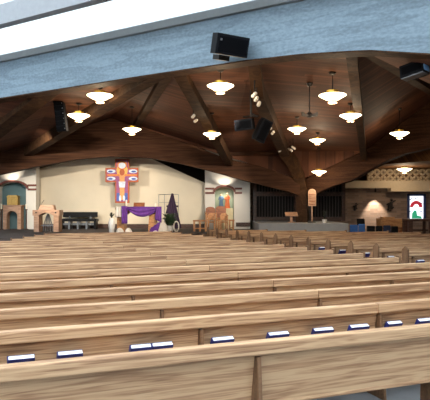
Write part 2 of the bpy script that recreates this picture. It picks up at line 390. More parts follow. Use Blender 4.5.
# the main rib that bends into the dark column
dn = Vector((0,0,-.14))
path = [N2+Vector((0,0,.2)), roof_pt(258,85)+dn, roof_pt(268,108)+dn, roof_pt(278,132)+dn, roof_pt(285,147)+dn*1.3, W(293,163,23.2), W(299,176,23.6), W(302,190,23.8)]
path.append(Vector((path[-1].x, path[-1].y, 1.03)))
m = MB(); vs = []
for i, p in enumerate(path):
    d = (path[min(i+1,len(path)-1)]-path[max(i-1,0)]).normalized(); sd = Vector((.972,-.234,0)).normalized(); u = sd.cross(d).normalized()
    w = .27+.21*i/(len(path)-1); h = .46
    vs += [p-sd*w/2-u*h*.5, p+sd*w/2-u*h*.5, p+sd*w/2+u*h*.5, p-sd*w/2+u*h*.5]
fs = [(0,1,2,3)]+[[i*4+k, i*4+(k+1)%4, (i+1)*4+(k+1)%4, (i+1)*4+k] for i in range(len(path)-1) for k in range(4)]+[[len(vs)-4+k for k in (3,2,1,0)]]
m.add(vs, fs); colrib = tag(m.obj('column_rib', RIBW), 'main roof rib bending down into the dark column right of the lattice screen', 'beam')
m = MB(); m.bar(W(228,151.5,23.4), W(289,151.5,23.4), .16, .16); tag(m.obj('roof_purlin', GLULAM), 'level brown purlin between the diagonal rib and the main rib', 'beam')

# ------------------------------------------------------------------ platforms
m = MB(); m.prism([(-14,15.5,0),(-.77,20.62,0),(-.6,21.75,0),(1.7,21.75,0),(1.7,29,0),(-14,29,0)], (0,0,.70)); struct(m.obj('floor_platform', CARPET))
m = MB(); m.box(1.72, 5.25, 22.0, 26.9, 0, 1.05); struct(m.obj('floor_dais', CURB))

# ------------------------------------------------------------------ sanctuary walls
def pane_wall(name, pts, Y, th, mat):
    q = MB(); q.prism([W(x,y,Y) for x,y in pts], (0,th,0)); return struct(q.obj(name, mat))
pane_wall('wall_sanctuary', [(36,237),(36,169.5),(72,160.5),(100,155),(125,150),(140,153.5),(205,183),(205,237)], 26.0, .3, PLASTER)
pane_wall('baseboard_sanctuary', [(36.5,229.5),(36.5,224),(204.5,224),(204.5,229.5)], 25.94, .06, DARKW)
def niche_wall(name, x0, x1, ytop, yb, Y, th, cx, hw, ysp, yap, mat):
    """a wall with an arched recess open to its foot"""
    pts = [(x0,yb),(x0,ytop),(x1,ytop),(x1,yb),(cx+hw,yb)]
    n = 14
    for k in range(n+1):
        a = math.pi*k/n; pts.append((cx+hw*math.cos(a), ysp-(ysp-yap)*math.sin(a)))
    pts.append((cx-hw,yb))
    return pane_wall(name, pts, Y, th, mat)
niche_wall('wall_tabernacle', -60, 36, 150, 232, 25.0, .5, 12, 14, 188.5, 182, WHITE)
pane_wall('wall_niche_back', [(-4,232),(-4,178),(28,178),(28,232)], 25.5, .1, TEAL)
niche_wall('wall_statue', 205, 250, 150, 231, 25.4, .5, 224.5, 9.5, 192, 187, WHITE)
pane_wall('wall_statue_back', [(213,231),(213,183),(236,183),(236,231)], 25.9, .1, TEAL2)
pane_wall('baseboard_statue', [(236,226.5),(236,222.5),(250,222.5),(250,226.5)], 25.34, .06, DARKW)
def arch_trim(name, cx, hw, ysp, yap, Y, w, mat):
    n = 16; a = []; b = []
    for k in range(n+1):
        t = math.pi*k/n
        a.append(W(cx+hw*math.cos(t), ysp-(ysp-yap)*math.sin(t), Y)); b.append(W(cx+(hw+w)*math.cos(t), ysp-.4-(ysp-yap+w)*math.sin(t), Y))
    q = MB(); q.prism(a+b[::-1], (0,.16,0)); return struct(q.obj(name, mat))
arch_trim('trim_1', 12, 14, 188.5, 182, 24.85, 1.6, REDM)
arch_trim('trim_2', 224.5, 9.5, 192, 187, 25.25, 1.8, REDM)
k = 3
for (x0, x1, ys, Y) in ((27.5,36,(184.3,188.4),24.94), (205.2,214.5,(187.6,192),25.34), (235,242,(187.6,192),25.34)):
    for y in ys:
        q = MB(); a = W(x0,y+1.9,Y); b = W(x1,y,Y); q.box(a.x, b.x, Y, Y+.06, a.z, b.z); struct(q.obj('trim_%d' % k, REDM)); k += 1

# ------------------------------------------------------------------ right hand aisle wall
YW = 28.0
m = MB(); m.box(WX(312,YW)-3.2, 15, YW, YW+.4, 0, 3.0); struct(m.obj('wall_brick', BRICK))
m = MB(); a = W(325,188,27.4); b = W(470,180.8,27.4); m.box(a.x, b.x, 27.4, 28.0, a.z, b.z)
a2 = W(391,191.5,27.4); m.box(a2.x, b.x, 27.38, 27.98, a2.z, a.z); struct(m.obj('trim_9', plain('soffit_band', '#c4b39a', .85, var=.03)))
m = MB(); m.box(WX(330,28.6), 15, 28.6, 28.9, 2.9, 4.6); struct(m.obj('wall_loft', CEIL2))
# openwork frieze above the soffit: rows of pale rings on a brown board
YF = 27.72
m = MB(); a = W(367,182,YF); b = W(475,169,YF); m.box(a.x, b.x, YF, YF+.2, a.z, b.z); fz = tag(m.obj('frieze_panel', plain('frieze_brown','#6b5340',.8)), 'long frieze of pale rings on brown above the white soffit at right', 'wall panel')
m = MB(); r = (b.z-a.z)/4.0
def ring(q, c, R, rr, n=18):
    vs = []; fs = []
    for i in range(n):
        A = 2*math.pi*i/n
        for k in range(4):
            B = math.pi/2*k; rad = R+rr*math.cos(B); vs.append(Vector(c)+Vector((rad*math.cos(A), rr*math.sin(B), rad*math.sin(A))))
    for i in range(n):
        for k in range(4): fs.append([i*4+k, i*4+(k+1)%4, ((i+1)%n)*4+(k+1)%4, ((i+1)%n)*4+k])
    q.add(vs, fs)
x = a.x+r
while x < b.x-r:
    for row in (0, 1):
        c = (x, YF-.02, a.z+r+2*r*row); ring(m, c, r*.84, .035)
        for A in range(4):
            t = math.pi/2*A+math.pi/4; m.box(-.05, .05, -.03, .03, -.012, r*.8, Matrix.Translation(c) @ Matrix.Rotation(t, 4, 'Y'))
    x += 2*r
o = m.obj('ring_pattern', plain('frieze_pale', '#cdb89c', .8), origin=fz.location); o.parent = fz; o.location = (0,0,0)

# stained glass window
YS = YW-.02
a = W(407,219.5,YS); b = W(425,194,YS)
m = MB(); fw = .1
for x0,x1,z0,z1 in ((a.x,a.x+fw,a.z,b.z),(b.x-fw,b.x,a.z,b.z),(a.x,b.x,a.z,a.z+.05),(a.x,b.x,b.z-fw,b.z)): m.box(x0,x1,YS-.12,YS,z0,z1)
sg = struct(m.obj('window_2', plain('window_frame_blue','#2b3d6b',.5), origin=(0,0,0)))
def pane(name, pts, mat, y): q = MB(); q.prism([W(px,py,YS-y) for px,py in pts], (0,-.012,0)); o = q.obj(name, mat, parent=sg); return o
pane('pane', [(408.5,218.5),(408.5,195.5),(423.5,195.5),(423.5,218.5)], glow('lit_white_glass','#e9eef6',1.15), .02)
n = 10; arc = [(416.2+6.3*math.cos(math.pi*k/n), 207.3-6.6*math.sin(math.pi*k/n)) for k in range(n+1)]; arci = [(416.2+2.9*math.cos(math.pi*k/n), 207.3-3.2*math.sin(math.pi*k/n)) for k in range(n+1)]
pane('red_glass', arc+arci[::-1], glow('lit_red_glass','#b32b38',.55), .035)
pane('green_glass', [(411.8,218.4),(412,213.5),(414.2,210.2),(416.4,210.6),(417.2,215.5),(421.5,216.4),(421.5,218.4)], glow('lit_green_glass','#31a077',.6), .035)
for pts in ([(409.5,199.6),(412,198),(412.4,198.6),(410,200.2)], [(414.6,198.2),(418.6,197.2),(418.8,198),(414.8,199)], [(420,202),(422.6,203.6),(422.3,204.3),(419.8,202.8)], [(409.4,210),(411.4,212.4),(410.9,212.8),(409,210.6)], [(419,210.5),(422.4,211.4),(422.2,212.2),(418.8,211.3)]):
    pane('lead_line', pts, plain('lead','#3a4468',.6), .035)

# ------------------------------------------------------------------ lattice screens on the dais
def lattice(name, x0, x1, xs, label, Y=26.0):
    t = thing(name, label, 'screen', (WX((x0+x1)/2,Y), Y, 1.05)); o = t.location
    ztop = 3.6
    X0, X1 = WX(x0,Y)-o.x, WX(x1,Y)-o.x
    q = MB(); q.box(X0, X1, .10, .13, 0, ztop-1.05); q.obj('backing', plain('screen_back','#120e0c',.9), t)
    q = MB(); q.box(X0, X0+.16, -.08, .1, 0, ztop-1.05); q.obj('post', DARKW, t)
    q = MB(); q.box(X1-.16, X1, -.08, .1, 0, ztop-1.05); q.obj('post', DARKW, t)
    for y, h in ((196,.2),(220.5,.16)):
        z = WZ(y,Y)-1.05; q = MB(); q.box(X0+.16, X1-.16, -.06, .09, z, z+h); q.obj('rail', DARKW, t)
    q = MB(); n = int((X1-X0-.32)/.13)
    for i in range(1, n):
        x = X0+.16+i*(X1-X0-.32)/n; q.box(x-.018, x+.018, 0, .05, .05, ztop-1.1)
    s = q.obj('slats', plain('screen_slat','#3a3230',.7), t)
    return t
lattice('lattice_screen', 253, 297.5, 0, 'dark slatted wooden screen left of the column, behind the reading stand')
lattice('lattice_screen', 309, 345, 0, 'dark slatted wooden screen right of the column, behind the hymn board')

# reading stand
Y = 23.4; t = thing('reading_stand', 'small wooden reading stand with slanted top before the left slatted screen', 'lectern', (WX(291.3,Y),Y,1.05))
q = MB(); q.box(-.26,.26,-.17,.17,0,.04, Matrix.Translation((0,0,.33)) @ Matrix.Rotation(.45,4,'X')); q.obj('desk', PINKW, t, bevel=.008)
q = MB(); q.box(-.05,.05,-.05,.05,.03,.33); q.obj('post', PINKW, t)
q = MB(); q.box(-.14,.14,-.12,.12,0,.03); q.obj('base', PINKW, t)
# hymn board
Y = 23.3; t = thing('hymn_board', 'tan hymn number board on a thin pole right of the column', 'board', (WX(312,Y),Y,1.05))
q = MB(); q.lathe([(.16,0),(.16,.025),(.03,.05)]); q.obj('base', DKMETAL, t)
q = MB(); q.tube([(0,0,.03),(0,0,.78)], .028); q.obj('pole', PINKW, t)
z0, z1 = WZ(206,Y)-1.05, WZ(192.5,Y)-1.05; hw = .165
q = MB(); pts = [(-hw,-.03,z0),(hw,-.03,z0),(hw,-.03,z1)]+[(hw*math.cos(a),-.03,z1+.15*math.sin(a)) for a in [math.pi*i/10 for i in range(1,10)]]+[(-hw,-.03,z1)]
q.prism(pts, (0,.05,0)); q.obj('board', PINKW, t)
for i in range(4):
    z = z0+.05+i*.135; q = MB(); q.box(-.135,.135,-.045,-.03,z,z+.025); q.obj('number_rail', REDW, t)
# white pot with dark plant
def leaves(q, n, h, spread, w, seed, z0=0.0):
    R = random.Random(seed)
    for i in range(n):
        A = R.uniform(0, 6.283); hh = h*R.uniform(.45, 1); sp = spread*R.uniform(.3, 1); ww = w*R.uniform(.7, 1.2)
        d = Vector((math.cos(A), math.sin(A), 0)); sd = Vector((-d.y, d.x, 0))
        p = [d*sp*.15*k/2*k+Vector((0,0,z0+hh*k/3*(1.05-.09*k))) for k in (0,1,2)]
        p = [Vector((0,0,z0))+d*sp*f+Vector((0,0,hh*g)) for f, g in ((.03,0),(.3,.5),(.65,.85),(1,.92))]
        ws = (.15, .8, 1, .05); vs = []
        for P, k in zip(p, ws): vs += [P-sd*ww*k/2, P+Vector((0,0,.012)), P+sd*ww*k/2]
        fs = []
        for k in range(3):
            b = k*3; fs += [(b,b+1,b+4,b+3),(b+1,b+2,b+5,b+4)]
        q.add(vs, fs)
Y = 23.0; t = thing('potted_plant', 'small dark plant in a white pot on the grey dais right of the hymn board', 'plant', (WX(324.5,Y),Y,1.05))
q = MB(); q.lathe([(.07,0),(.1,.13),(.11,.14),(.095,.14),(.09,.12)]); q.obj('pot', CERAM, t, smooth=False)
q = MB(); leaves(q, 26, .42, .14, .05, 3, .12); q.obj('foliage', DGREEN, t, solid=.004)

# ------------------------------------------------------------------ sanctuary furniture (platform at .70)
PZ = .70
# painted cross on the wall
Y = 25.15
m = MB()
def crossout(g): return [(115-g,159-g),(129.3+g,159-g),(129.3+g,167.8-g),(138.3+g,167.8-g),(138.3+g,182.2+g),(129.3+g,182.2+g),(129.3+g,203+g),(115-g,203+g),(115-g,182.2+g),(105.3-g,182.2+g),(105.3-g,167.8-g),(115-g,167.8-g)]
def cpts(pts, y): return [W(px,py,Y)+Vector((0,y,0)) for px,py in pts]
m.prism(cpts(crossout(0), 0), (0,.09,0)); cr = tag(m.obj('wall_cross', ICO['border'], bevel=.012), 'large painted cross hanging on the cream sanctuary wall above the altar', 'cross')
def icopart(name, pts, mat, d):
    q = MB(); q.prism(cpts(pts, -d), (0,.02,0)); o = q.obj(name, ICO[mat], origin=cr.location); o.parent = cr; o.location = (0,0,0); return o
icopart('painted_field', crossout(-1.5), 'magenta', .018)
def ell(cx, cy, rx, ry, n=18): return [(cx+rx*math.cos(2*math.pi*k/n), cy+ry*math.sin(2*math.pi*k/n)) for k in range(n)]
icopart('painted_disc', ell(122.2,170.5,5.6,7.2), 'gold', .03)
icopart('painted_arch', ell(122.2,165.3,5,4.4), 'orange', .036)
icopart('painted_arch', ell(122.2,165.6,3.6,3), 'pale', .040)
icopart('painted_band', [(107.5,174.2),(137,174.2),(137,176.2),(107.5,176.2)], 'orange', .036)
icopart('painted_panel', [(119.6,174),(124.8,174),(124.4,200),(120,200)], 'flesh', .042)
icopart('painted_panel', ell(122.2,172.2,2.6,3.4), 'border', .048)
icopart('painted_panel', [(118.8,181.6),(125.6,181.6),(125,187.6),(119.4,187.6)], 'pale', .050)
for sx in (-1, 1):
    for yy in (171.3, 178.6):
        icopart('painted_panel', ell(122.2+sx*11, yy, 4.4, 1.9), 'pale', .032)
        icopart('painted_panel', ell(122.2+sx*11.6, yy+.3, 2.4, 1.0), 'blue', .038)
    icopart('painted_panel', [(122.2+sx*5.4,193),(122.2+sx*2.4,193),(122.2+sx*2.4,201),(122.2+sx*5.4,201)], 'blue', .034)
    icopart('painted_panel', ell(122.2+sx*1.9,198.3,1.1,3), 'pale', .052)
q = MB()
for py in (165, 195): p = W(122,py,Y); q.box(p.x-.05, p.x+.05, Y+.07, 26.0, p.z-.05, p.z+.05)
o = q.obj('wall_bracket', DKMETAL, origin=cr.location); o.parent = cr; o.location = (0,0,0)

# altar
YAl = 22.2
ax0, ax1 = WX(117,YAl), WX(158,YAl); ac = (ax0+ax1)/2; ztop = WZ(207.5,YAl)
t = thing('altar', 'wooden altar table under a swag of purple cloth', 'altar', (ac,YAl,PZ)); hw = (ax1-ax0)/2; ht = ztop-PZ
q = MB(); q.box(-hw,hw,-.42,.42,ht-.1,ht); q.obj('table_top', MIDW, t, bevel=.015)
for sx in (-1, 1):
    q = MB(); q.prism([(sx*(hw-.06),-.34,0),(sx*(hw-.36),-.34,0),(sx*(hw-.30),-.34,ht-.1),(sx*(hw-.05),-.34,ht-.1)], (0,.68,0)); q.obj('leg', MIDW, t, bevel=.01)
    q = MB(); q.prism([(sx*(hw-.3),-.30,ht-.1),(sx*(hw-.62),-.30,ht-.1),(sx*(hw-.32),-.30,ht-.34)], (0,.6,0)); q.obj('bracket', MIDW, t)
def cloth(name, fn, mat, label, cat, nu=26, nv=14, grp=None, th=.012):
    q = MB(); q.grid(fn, nu, nv); return tag(q.obj(name, mat, smooth=True, solid=th), label, cat, grp)
yf = YAl-.45
def swag(u, v):
    x = WX(127.5,yf)+u*(WX(160,yf)-WX(127.5,yf)); s = math.sin(math.pi*min(1,u*1.02)**.9)
    tz = WZ(206.6,yf); drop = .10+.30*s
    return Vector((x, yf-.03*math.sin(v*16+u*3)*min(1,v*2)-.03, tz-.02*s*0-drop*v-.12*s*v*0))
cloth('altar_cloth', swag, PURPLE, 'purple cloth swagged along the front of the altar', 'cloth')
def drop_l(u, v): return Vector((WX(121.8+6*u+v*.2*(1-u),yf-.06), yf-.13-.02*math.sin(u*14), WZ(206+v*17.5,yf-.06)))
cloth('altar_cloth', drop_l, PURPLE, 'purple cloth hanging straight down at the left end of the altar', 'cloth', 16, 8)
def drop_r(u, v): return Vector((WX(156.2+5.5*u-v*1.0*(1-u),yf-.06), yf-.13-.02*math.sin(u*14), WZ(206.5+v*(13+3*u),yf-.06)))
cloth('altar_cloth', drop_r, PURPLE, 'purple cloth hanging down at the right end of the altar', 'cloth', 14, 8)
def pool(u, v): return Vector((WX(149.5+8.5*u+2.5*(1-v)*u,yf-.4), yf-.22-.25*v+.02*math.sin(u*9), PZ+.03+(1-v)*(.12+.30*u)+.03*abs(math.sin(u*11+v*4))))
cloth('fallen_cloth', pool, PURPLE, 'purple cloth pooled on the floor before the right altar leg', 'cloth', 18, 10)
def wl(u, v): return Vector((WX(116.3+5.5*u-1.2*v*(1-u),yf-.05), yf-.06-.02*math.sin(u*12), WZ(206.5+v*10.5,yf-.05)))
cloth('white_altar_cloth', wl, WCLOTH, 'white cloth hanging over the left end of the altar beside the purple', 'cloth', 14, 8)
def bundle(px, py, wpx, hpx, Y, label, seed):
    R = random.Random(seed); q = MB(); c = W(px,py,Y); s = Y/F
    def fn(u, v):
        A = 2*math.pi*u; e = math.pi/2*v; k = 1+.16*math.sin(3*A+seed)+.1*math.sin(7*A+seed*2)
        return Vector((c.x+wpx*s/2*k*math.cos(A)*math.cos(e), Y+wpx*s*.4*k*math.sin(A)*math.cos(e), PZ+.004+hpx*s*math.sin(e)*(1+.15*math.sin(5*A)*math.cos(e))))
    q.grid(fn, 28, 8); return tag(q.obj('white_cloth_bundle', WCLOTH, smooth=True), label, 'cloth', 'white cloth bundles around the altar foot')
bundle(119.6,231,7,5,21.5,'leftmost white cloth bundle on the floor near the white vase',1)
bundle(128.3,231,7,5,21.5,'white cloth bundle on the floor just left of the altar opening',2)
bundle(163,231,10,9.5,22.3,'tall white cloth heap on the floor at right end of the altar',3)
bundle(155.5,232,6,3,21.1,'low white cloth bundle in front of the fallen purple cloth',4)
def candle(px, y0, y1, Y, label, r=.03):
    a = W(px,y0,Y); h = WZ(y1,Y)-a.z; t = thing('altar_candle', label, 'candle', a, 0, 'candles on the altar')
    q = MB(); q.lathe([(.05,0),(.055,.012),(.02,.02),(.02,.04)], n=12); q.obj('holder', BRASS, t)
    q = MB(); q.lathe([(r,.04),(r,h-.01),(.004,h)], n=12); q.obj('wax', WAX, t)
    return t
candle(126.3,207.6,199.8,YAl,'white candle at the left end of the altar top',.035)
for p,l in ((155.5,'white candle at the right end of the altar top'),):
    candle(p,207.6,203,YAl,l,.04)
t = thing('book_stand', 'brown wooden book stand on the middle of the altar', 'book stand', W(139,207.5,YAl)+Vector((0,0,.012)))
q = MB(); q.box(-.22,.22,-.02,.02,0,.2, Matrix.Rotation(-.5,4,'X')); q.obj('back_board', REDW, t); q = MB(); q.box(-.2,.2,-.1,.06,0,.025); q.obj('foot', REDW, t)
# vase
t = thing('floor_vase', 'tall white vase with dried stems left of the altar', 'vase', W(111.7,230.5,21.6)); t.location.z = PZ
q = MB(); q.lathe([(.07,0),(.09,.02),(.13,.28),(.135,.42),(.11,.52),(.07,.56),(.075,.58),(.055,.58),(.05,.5)]); q.obj('vessel', CERAM, t, smooth=True)
q = MB(); leaves(q, 22, .26, .13, .06, 9, .56); q.obj('dried_stems', DGREEN, t, solid=.004)
# draped cross, stand, plant right of the altar
YD = 23.6
t = thing('draped_cross', 'dark purple cloth draped over a tall cross right of the altar', 'cross', (WX(172.5,YD),YD,PZ))
h = WZ(194.2,YD)-PZ
q = MB(); q.box(-.05,.05,-.04,.04,0,h); q.obj('post', DARKW, t)
q = MB(); q.box(-.25,.25,-.05,.05,h-.55,h-.47); q.obj('crossbar', DARKW, t)
q = MB(); q.box(-.2,.2,-.16,.16,0,.05); q.obj('base', DARKW, t)
def dr(u, v):
    s = 2*u-1; w = .035+.30*v
    return Vector((s*w+.05*v, -.07-.03*math.sin(u*22)*min(1,v*3)-.06*v, h+.03-v*(h-.08)*(1-.42*(s < -.15)*min(1, (-s-.15)*2))))
q = MB(); q.grid(dr, 26, 12); q.obj('drape', DPURPLE, t, smooth=True, solid=.012)
t = thing('wire_stand', 'thin metal frame standing behind the draped purple cross', 'stand', (WX(167,24.6),24.6,PZ))
x0, x1, zt = WX(158.8,24.6)-t.location.x, WX(178.5,24.6)-t.location.x, WZ(194.5,24.6)-PZ
for x in (x0, x0+.25, x1): q = MB(); q.tube([(x,0,.02),(x,0,zt)], .012, 6); q.obj('upright', METAL, t)
q = MB(); q.tube([(x0,0,zt),(x1,0,zt)], .012, 6); q.obj('top_bar', METAL, t)
q = MB(); q.tube([(x0,0,zt-.35),(x1,0,zt-.35)], .009, 6); q.obj('cross_bar', METAL, t)
q = MB(); q.box(x0-.03,x1+.03,-.12,.12,0,.02); q.obj('foot', METAL, t)
t = thing('potted_plant', 'leafy green plant in a white pot between the altar and the draped cross', 'plant', (WX(169.5,22.9),22.9,PZ))
q = MB(); q.lathe([(.14,0),(.2,.22),(.21,.24),(.18,.24)]); q.obj('pot', CERAM, t, smooth=False)
q = MB(); leaves(q, 90, .62, .36, .075, 5, .18); leaves(q, 50, .35, .34, .08, 6, .18); q.obj('foliage', GREEN, t, solid=.004)
t = thing('white_wreath', 'white ring wreath leaning at the foot of the draped cross', 'wreath', (WX(176.3,22.5),22.5,PZ))
q = MB(); c = Vector((0,0,.22))
pts = [c+Vector((.10*math.cos(2*math.pi*k/20), 0, .20*math.sin(2*math.pi*k/20))) for k in range(21)]; q.tube(pts, .028, 8); q.obj('ring', WCLOTH, t, smooth=True)
q = MB(); q.box(-.06,.06,-.02,.08,0,.02); q.obj('foot', WCLOTH, t)

# tabernacle on its arched stand
YT = 25.15
t = thing('tabernacle_stand', 'pale wooden arched stand in the teal niche', 'stand', (WX(13.5,YT),YT,PZ)); hs = WZ(205,YT)-PZ; hw = .40
def archfront(w, h, ow, oy, osp, n=12):
    pts = [(w,0),(w,h),(-w,h),(-w,0),(-ow,0)]
    for k in range(n+1): A = math.pi*(1-k/n); pts.append((ow*math.cos(A), osp+(oy-osp)*math.sin(A)))
    return pts+[(ow,0)]
q = MB(); q.prism([(x,-.2,z) for x,z in archfront(hw,hs-.06,.24,hs-.27,hs-.48)], (0,.4,0)); q.obj('arch_body', PINKW, t, bevel=.01)
q = MB(); q.box(-hw-.04,hw+.04,-.24,.24,hs-.06,hs); q.obj('top_slab', PINKW, t, bevel=.01)
t = thing('tabernacle', 'gold tabernacle box on the arched stand in the teal niche', 'tabernacle', W(13.5,205,YT))
q = MB(); q.box(-.24,.24,-.15,.15,0,.36); q.obj('body', GOLD, t, bevel=.015)
q = MB(); q.prism([(-.27,-.17,.36),(.27,-.17,.36),(.17,-.17,.44),(-.17,-.17,.44)], (0,.34,0)); q.obj('lid', GOLD, t)
for x in (-.11, .11): q = MB(); q.box(x-.09,x+.09,-.165,-.15,.05,.31); q.obj('door', GOLD, t, bevel=.004)
def stand_candle(px, label, Y=24.7):
    t = thing('candle_stand', label, 'candle', (WX(px,Y),Y,PZ), 0, 'floor candles beside the tabernacle')
    q = MB(); q.lathe([(.1,0),(.1,.02),(.025,.05),(.025,.85),(.06,.88),(.06,.9)], n=12); q.obj('stand', DARKW, t)
    q = MB(); q.lathe([(.035,.9),(.035,1.12),(.004,1.13)], n=12); q.obj('wax', WAX, t)
stand_candle(1.5, 'floor candle on a dark stand left of the gold tabernacle'); stand_candle(26.3, 'floor candle on a dark stand right of the gold tabernacle')

# ambo
Yb = 22.6
t = thing('ambo', 'pale wooden ambo with arched opening and slanted top, left of the black bench', 'lectern', (WX(48,Yb),Yb,PZ)); s = Yb/F
zt = WZ(210,Yb)-PZ; hw = 12.6*s; zb = WZ(215.5,Yb)-PZ
for sx in (-1, 1):
    q = MB(); q.box(sx*(hw-.01)-(.21 if sx > 0 else 0), sx*(hw-.01)+(.21 if sx < 0 else 0), -.25,.25,0,zb); q.obj('leg', PINKW, t, bevel=.01)
n = 12; pts = [(hw+.03,zb),(hw+.03,zt),(-hw-.03,zt),(-hw-.03,zb),(-.30,zb)]+[(-.30+.60*k/n, zb+.11*math.sin(math.pi*k/n)) for k in range(1,n)]+[(.30,zb)]
q = MB(); q.prism([(x,-.28,z) for x,z in pts], (0,.56,0)); q.obj('body', PINKW, t, bevel=.01)
q = MB(); q.prism([(-.33,-.24,zt),(.33,-.24,zt),(.26,-.18,zt+.2),(-.26,-.18,zt+.2)], (0,.3,0)); q.obj('reading_desk', PINKW, t, bevel=.01)
q = MB(); q.tube([(-.32,0,zt),(-.3,0,zt+.1),(-.24,-.02,zt+.28),(-.14,-.05,zt+.4)], .009, 6); q.obj('microphone', DKMETAL, t)
q = MB()
for x in (-.2,-.1,0,.1,.2): q.tube([(x,.0,.02),(x*.8,0,.3),(x*.2,0,zb+.08-abs(x)*.3)], .022, 6)
q.box(-.3,.3,-.03,.03,.24,.28); q.obj('iron_grille', METAL, t)
for sx in (-1,1): q = MB(); q.lathe([(.03,0),(.03,.02)], n=10, M=Matrix.Rotation(math.pi/2,4,'X')); o = q.obj('stud', DKMETAL, t); o.location = (sx*(hw-.12), -.28, zt-.1)

# black bench
Yk = 25.3
t = thing('bench', 'long black bench with metal legs against the cream wall', 'bench', (WX(79,Yk),Yk,PZ)); s = Yk/F; hw = 17.6*s
z = lambda y: WZ(y,Yk)-PZ
q = MB(); q.box(-hw,hw,.2,.28,z(217.3),z(212)); q.obj('backrest', BLACK, t, bevel=.02)
q = MB(); q.box(-hw,hw+.05,-.3,.22,z(221.3),z(218.6)); q.obj('seat', BLACK, t, bevel=.02)
for x in (-.98,-.5,0,.5,.98):
    q = MB(); q.box(x*hw*.98-.04,x*hw*.98+.04,-.24,.26,0,z(221.3)); q.obj('leg', METAL if abs(x) < .6 else BLACK, t)
q = MB(); q.box(-hw+.05,hw-.05,-.05,.0,z(225),z(223)); q.obj('stretcher', METAL, t)
for x in (-.6,.6): q = MB(); q.box(x*hw-.03,x*hw+.03,.2,.25,z(219.5),z(216)); q.obj('back_support', METAL, t)

# chairs under the statues
def chair(label, px, w, yt, Y, seat=.45, name='presider_chair', arms=True, mat=MIDW, grp='wooden chairs below the statue niche'):
    t = thing(name, label, 'chair', (WX(px,Y),Y,PZ), 0, grp); hw = w*Y/F/2; h = WZ(yt,Y)-PZ
    q = MB(); q.box(-hw,hw,-.26,.22,seat-.05,seat); q.obj('seat', mat, t, bevel=.01)
    n = 8; pts = [(-hw,seat+.05)]+[(hw*math.cos(math.pi*(1-k/n)), h-.10+.10*math.sin(math.pi*k/n)) for k in range(n+1)]+[(hw,seat+.05)]
    q = MB(); q.prism([(x,.2,zz) for x,zz in pts], (0,.05,0)); q.obj('backrest', REDW if h > .9 else mat, t)
    for sx in (-1,1):
        q = MB(); q.box(sx*(hw-.03)-.03,sx*(hw-.03)+.03,-.26,-.2,0,(seat+.22) if arms else seat-.05); q.obj('leg', mat, t)
        q = MB(); q.box(sx*(hw-.03)-.03,sx*(hw-.03)+.03,.19,.25,0,seat+.08); q.obj('leg', mat, t)
        if arms: q = MB(); q.box(sx*(hw-.03)-.04,sx*(hw-.03)+.04,-.28,.22,seat+.22,seat+.27); q.obj('arm', mat, t, bevel=.008)
    return t
chair('left of two tall wooden chairs below the statue niche', 210.3, 9.5, 206.8, 24.6, .47)
chair('right of two tall wooden chairs below the statue niche', 220.8, 10.5, 206, 24.6, .47)
chair('left of the two low armchairs in front of the tall wooden chairs', 211.3, 7.5, 213.2, 23.3, .40, 'low_armchair')
chair('right of the two low armchairs in front of the tall wooden chairs', 224, 7.8, 213.2, 23.3, .40, 'low_armchair')
def stool(label, px, w, yt, Y, legs=2):
    t = thing('server_bench', label, 'bench', (WX(px,Y),Y,PZ), 0, 'low wooden benches below the statue niche'); hw = w*Y/F/2; h = WZ(yt,Y)-PZ
    q = MB(); q.box(-hw,hw,-.2,.2,h-.06,h); q.obj('seat', MIDW, t, bevel=.01)
    for i in range(legs):
        x = -hw+.05+(2*hw-.1)*i/(legs-1)
        for y in (-.15,.15): q = MB(); q.box(x-.035,x+.035,y-.035,y+.035,0,h-.06); q.obj('leg', MIDW, t)
    q = MB(); q.box(-hw+.05,hw-.05,-.17,-.13,.1,.15); q.obj('stretcher', MIDW, t)
stool('low wooden bench left of the armchairs below the statue niche', 200, 14, 220, 23.0, 3)
stool('low wooden bench right of the armchairs below the statue niche', 231.4, 6, 219.5, 23.6)
stool('short low wooden bench between the two armchairs', 217.7, 4.6, 219.5, 23.3)
# statues in the niche
def statue(px, yb, yt, Y, robe, label):
    zb = WZ(yb,Y); h = WZ(yt,Y)-zb; t = thing('robed_statue', label, 'statue', (WX(px,Y),Y,zb), 0, 'painted statues in the right niche')
    q = MB(); q.lathe([(.19*h,0),(.16*h,.2*h),(.125*h,.5*h),(.15*h,.74*h),(.12*h,.82*h),(.045*h,.86*h)], n=16, sy=.7); q.obj('robe', robe, t, smooth=True)
    q = MB(); q.ball((0,-.01,.925*h), .06*h, .065*h, .075*h); q.obj('head', SKIN, t, smooth=True)
    for sx in (-1,1):
        q = MB(); q.tube([(sx*.13*h,0,.77*h),(sx*.17*h,-.05*h,.62*h),(sx*.06*h,-.14*h,.60*h)], [.05*h,.045*h,.03*h]); q.obj('sleeve', robe, t, smooth=True)
    return t
q = MB(); a = W(216.3,212,25.6); b = W(233,208.2,25.6); q.box(a.x,b.x,25.32,25.88,PZ,b.z); tag(q.obj('statue_plinth', CANVAS), 'pale plinth under the two statues in the right niche', 'plinth')
statue(221.2,208.2,194,25.6,ROBEB,'blue robed statue, left of the two in the right niche')
statue(227.3,208.2,193,25.55,ROBEO,'orange robed statue, right of the two in the right niche')

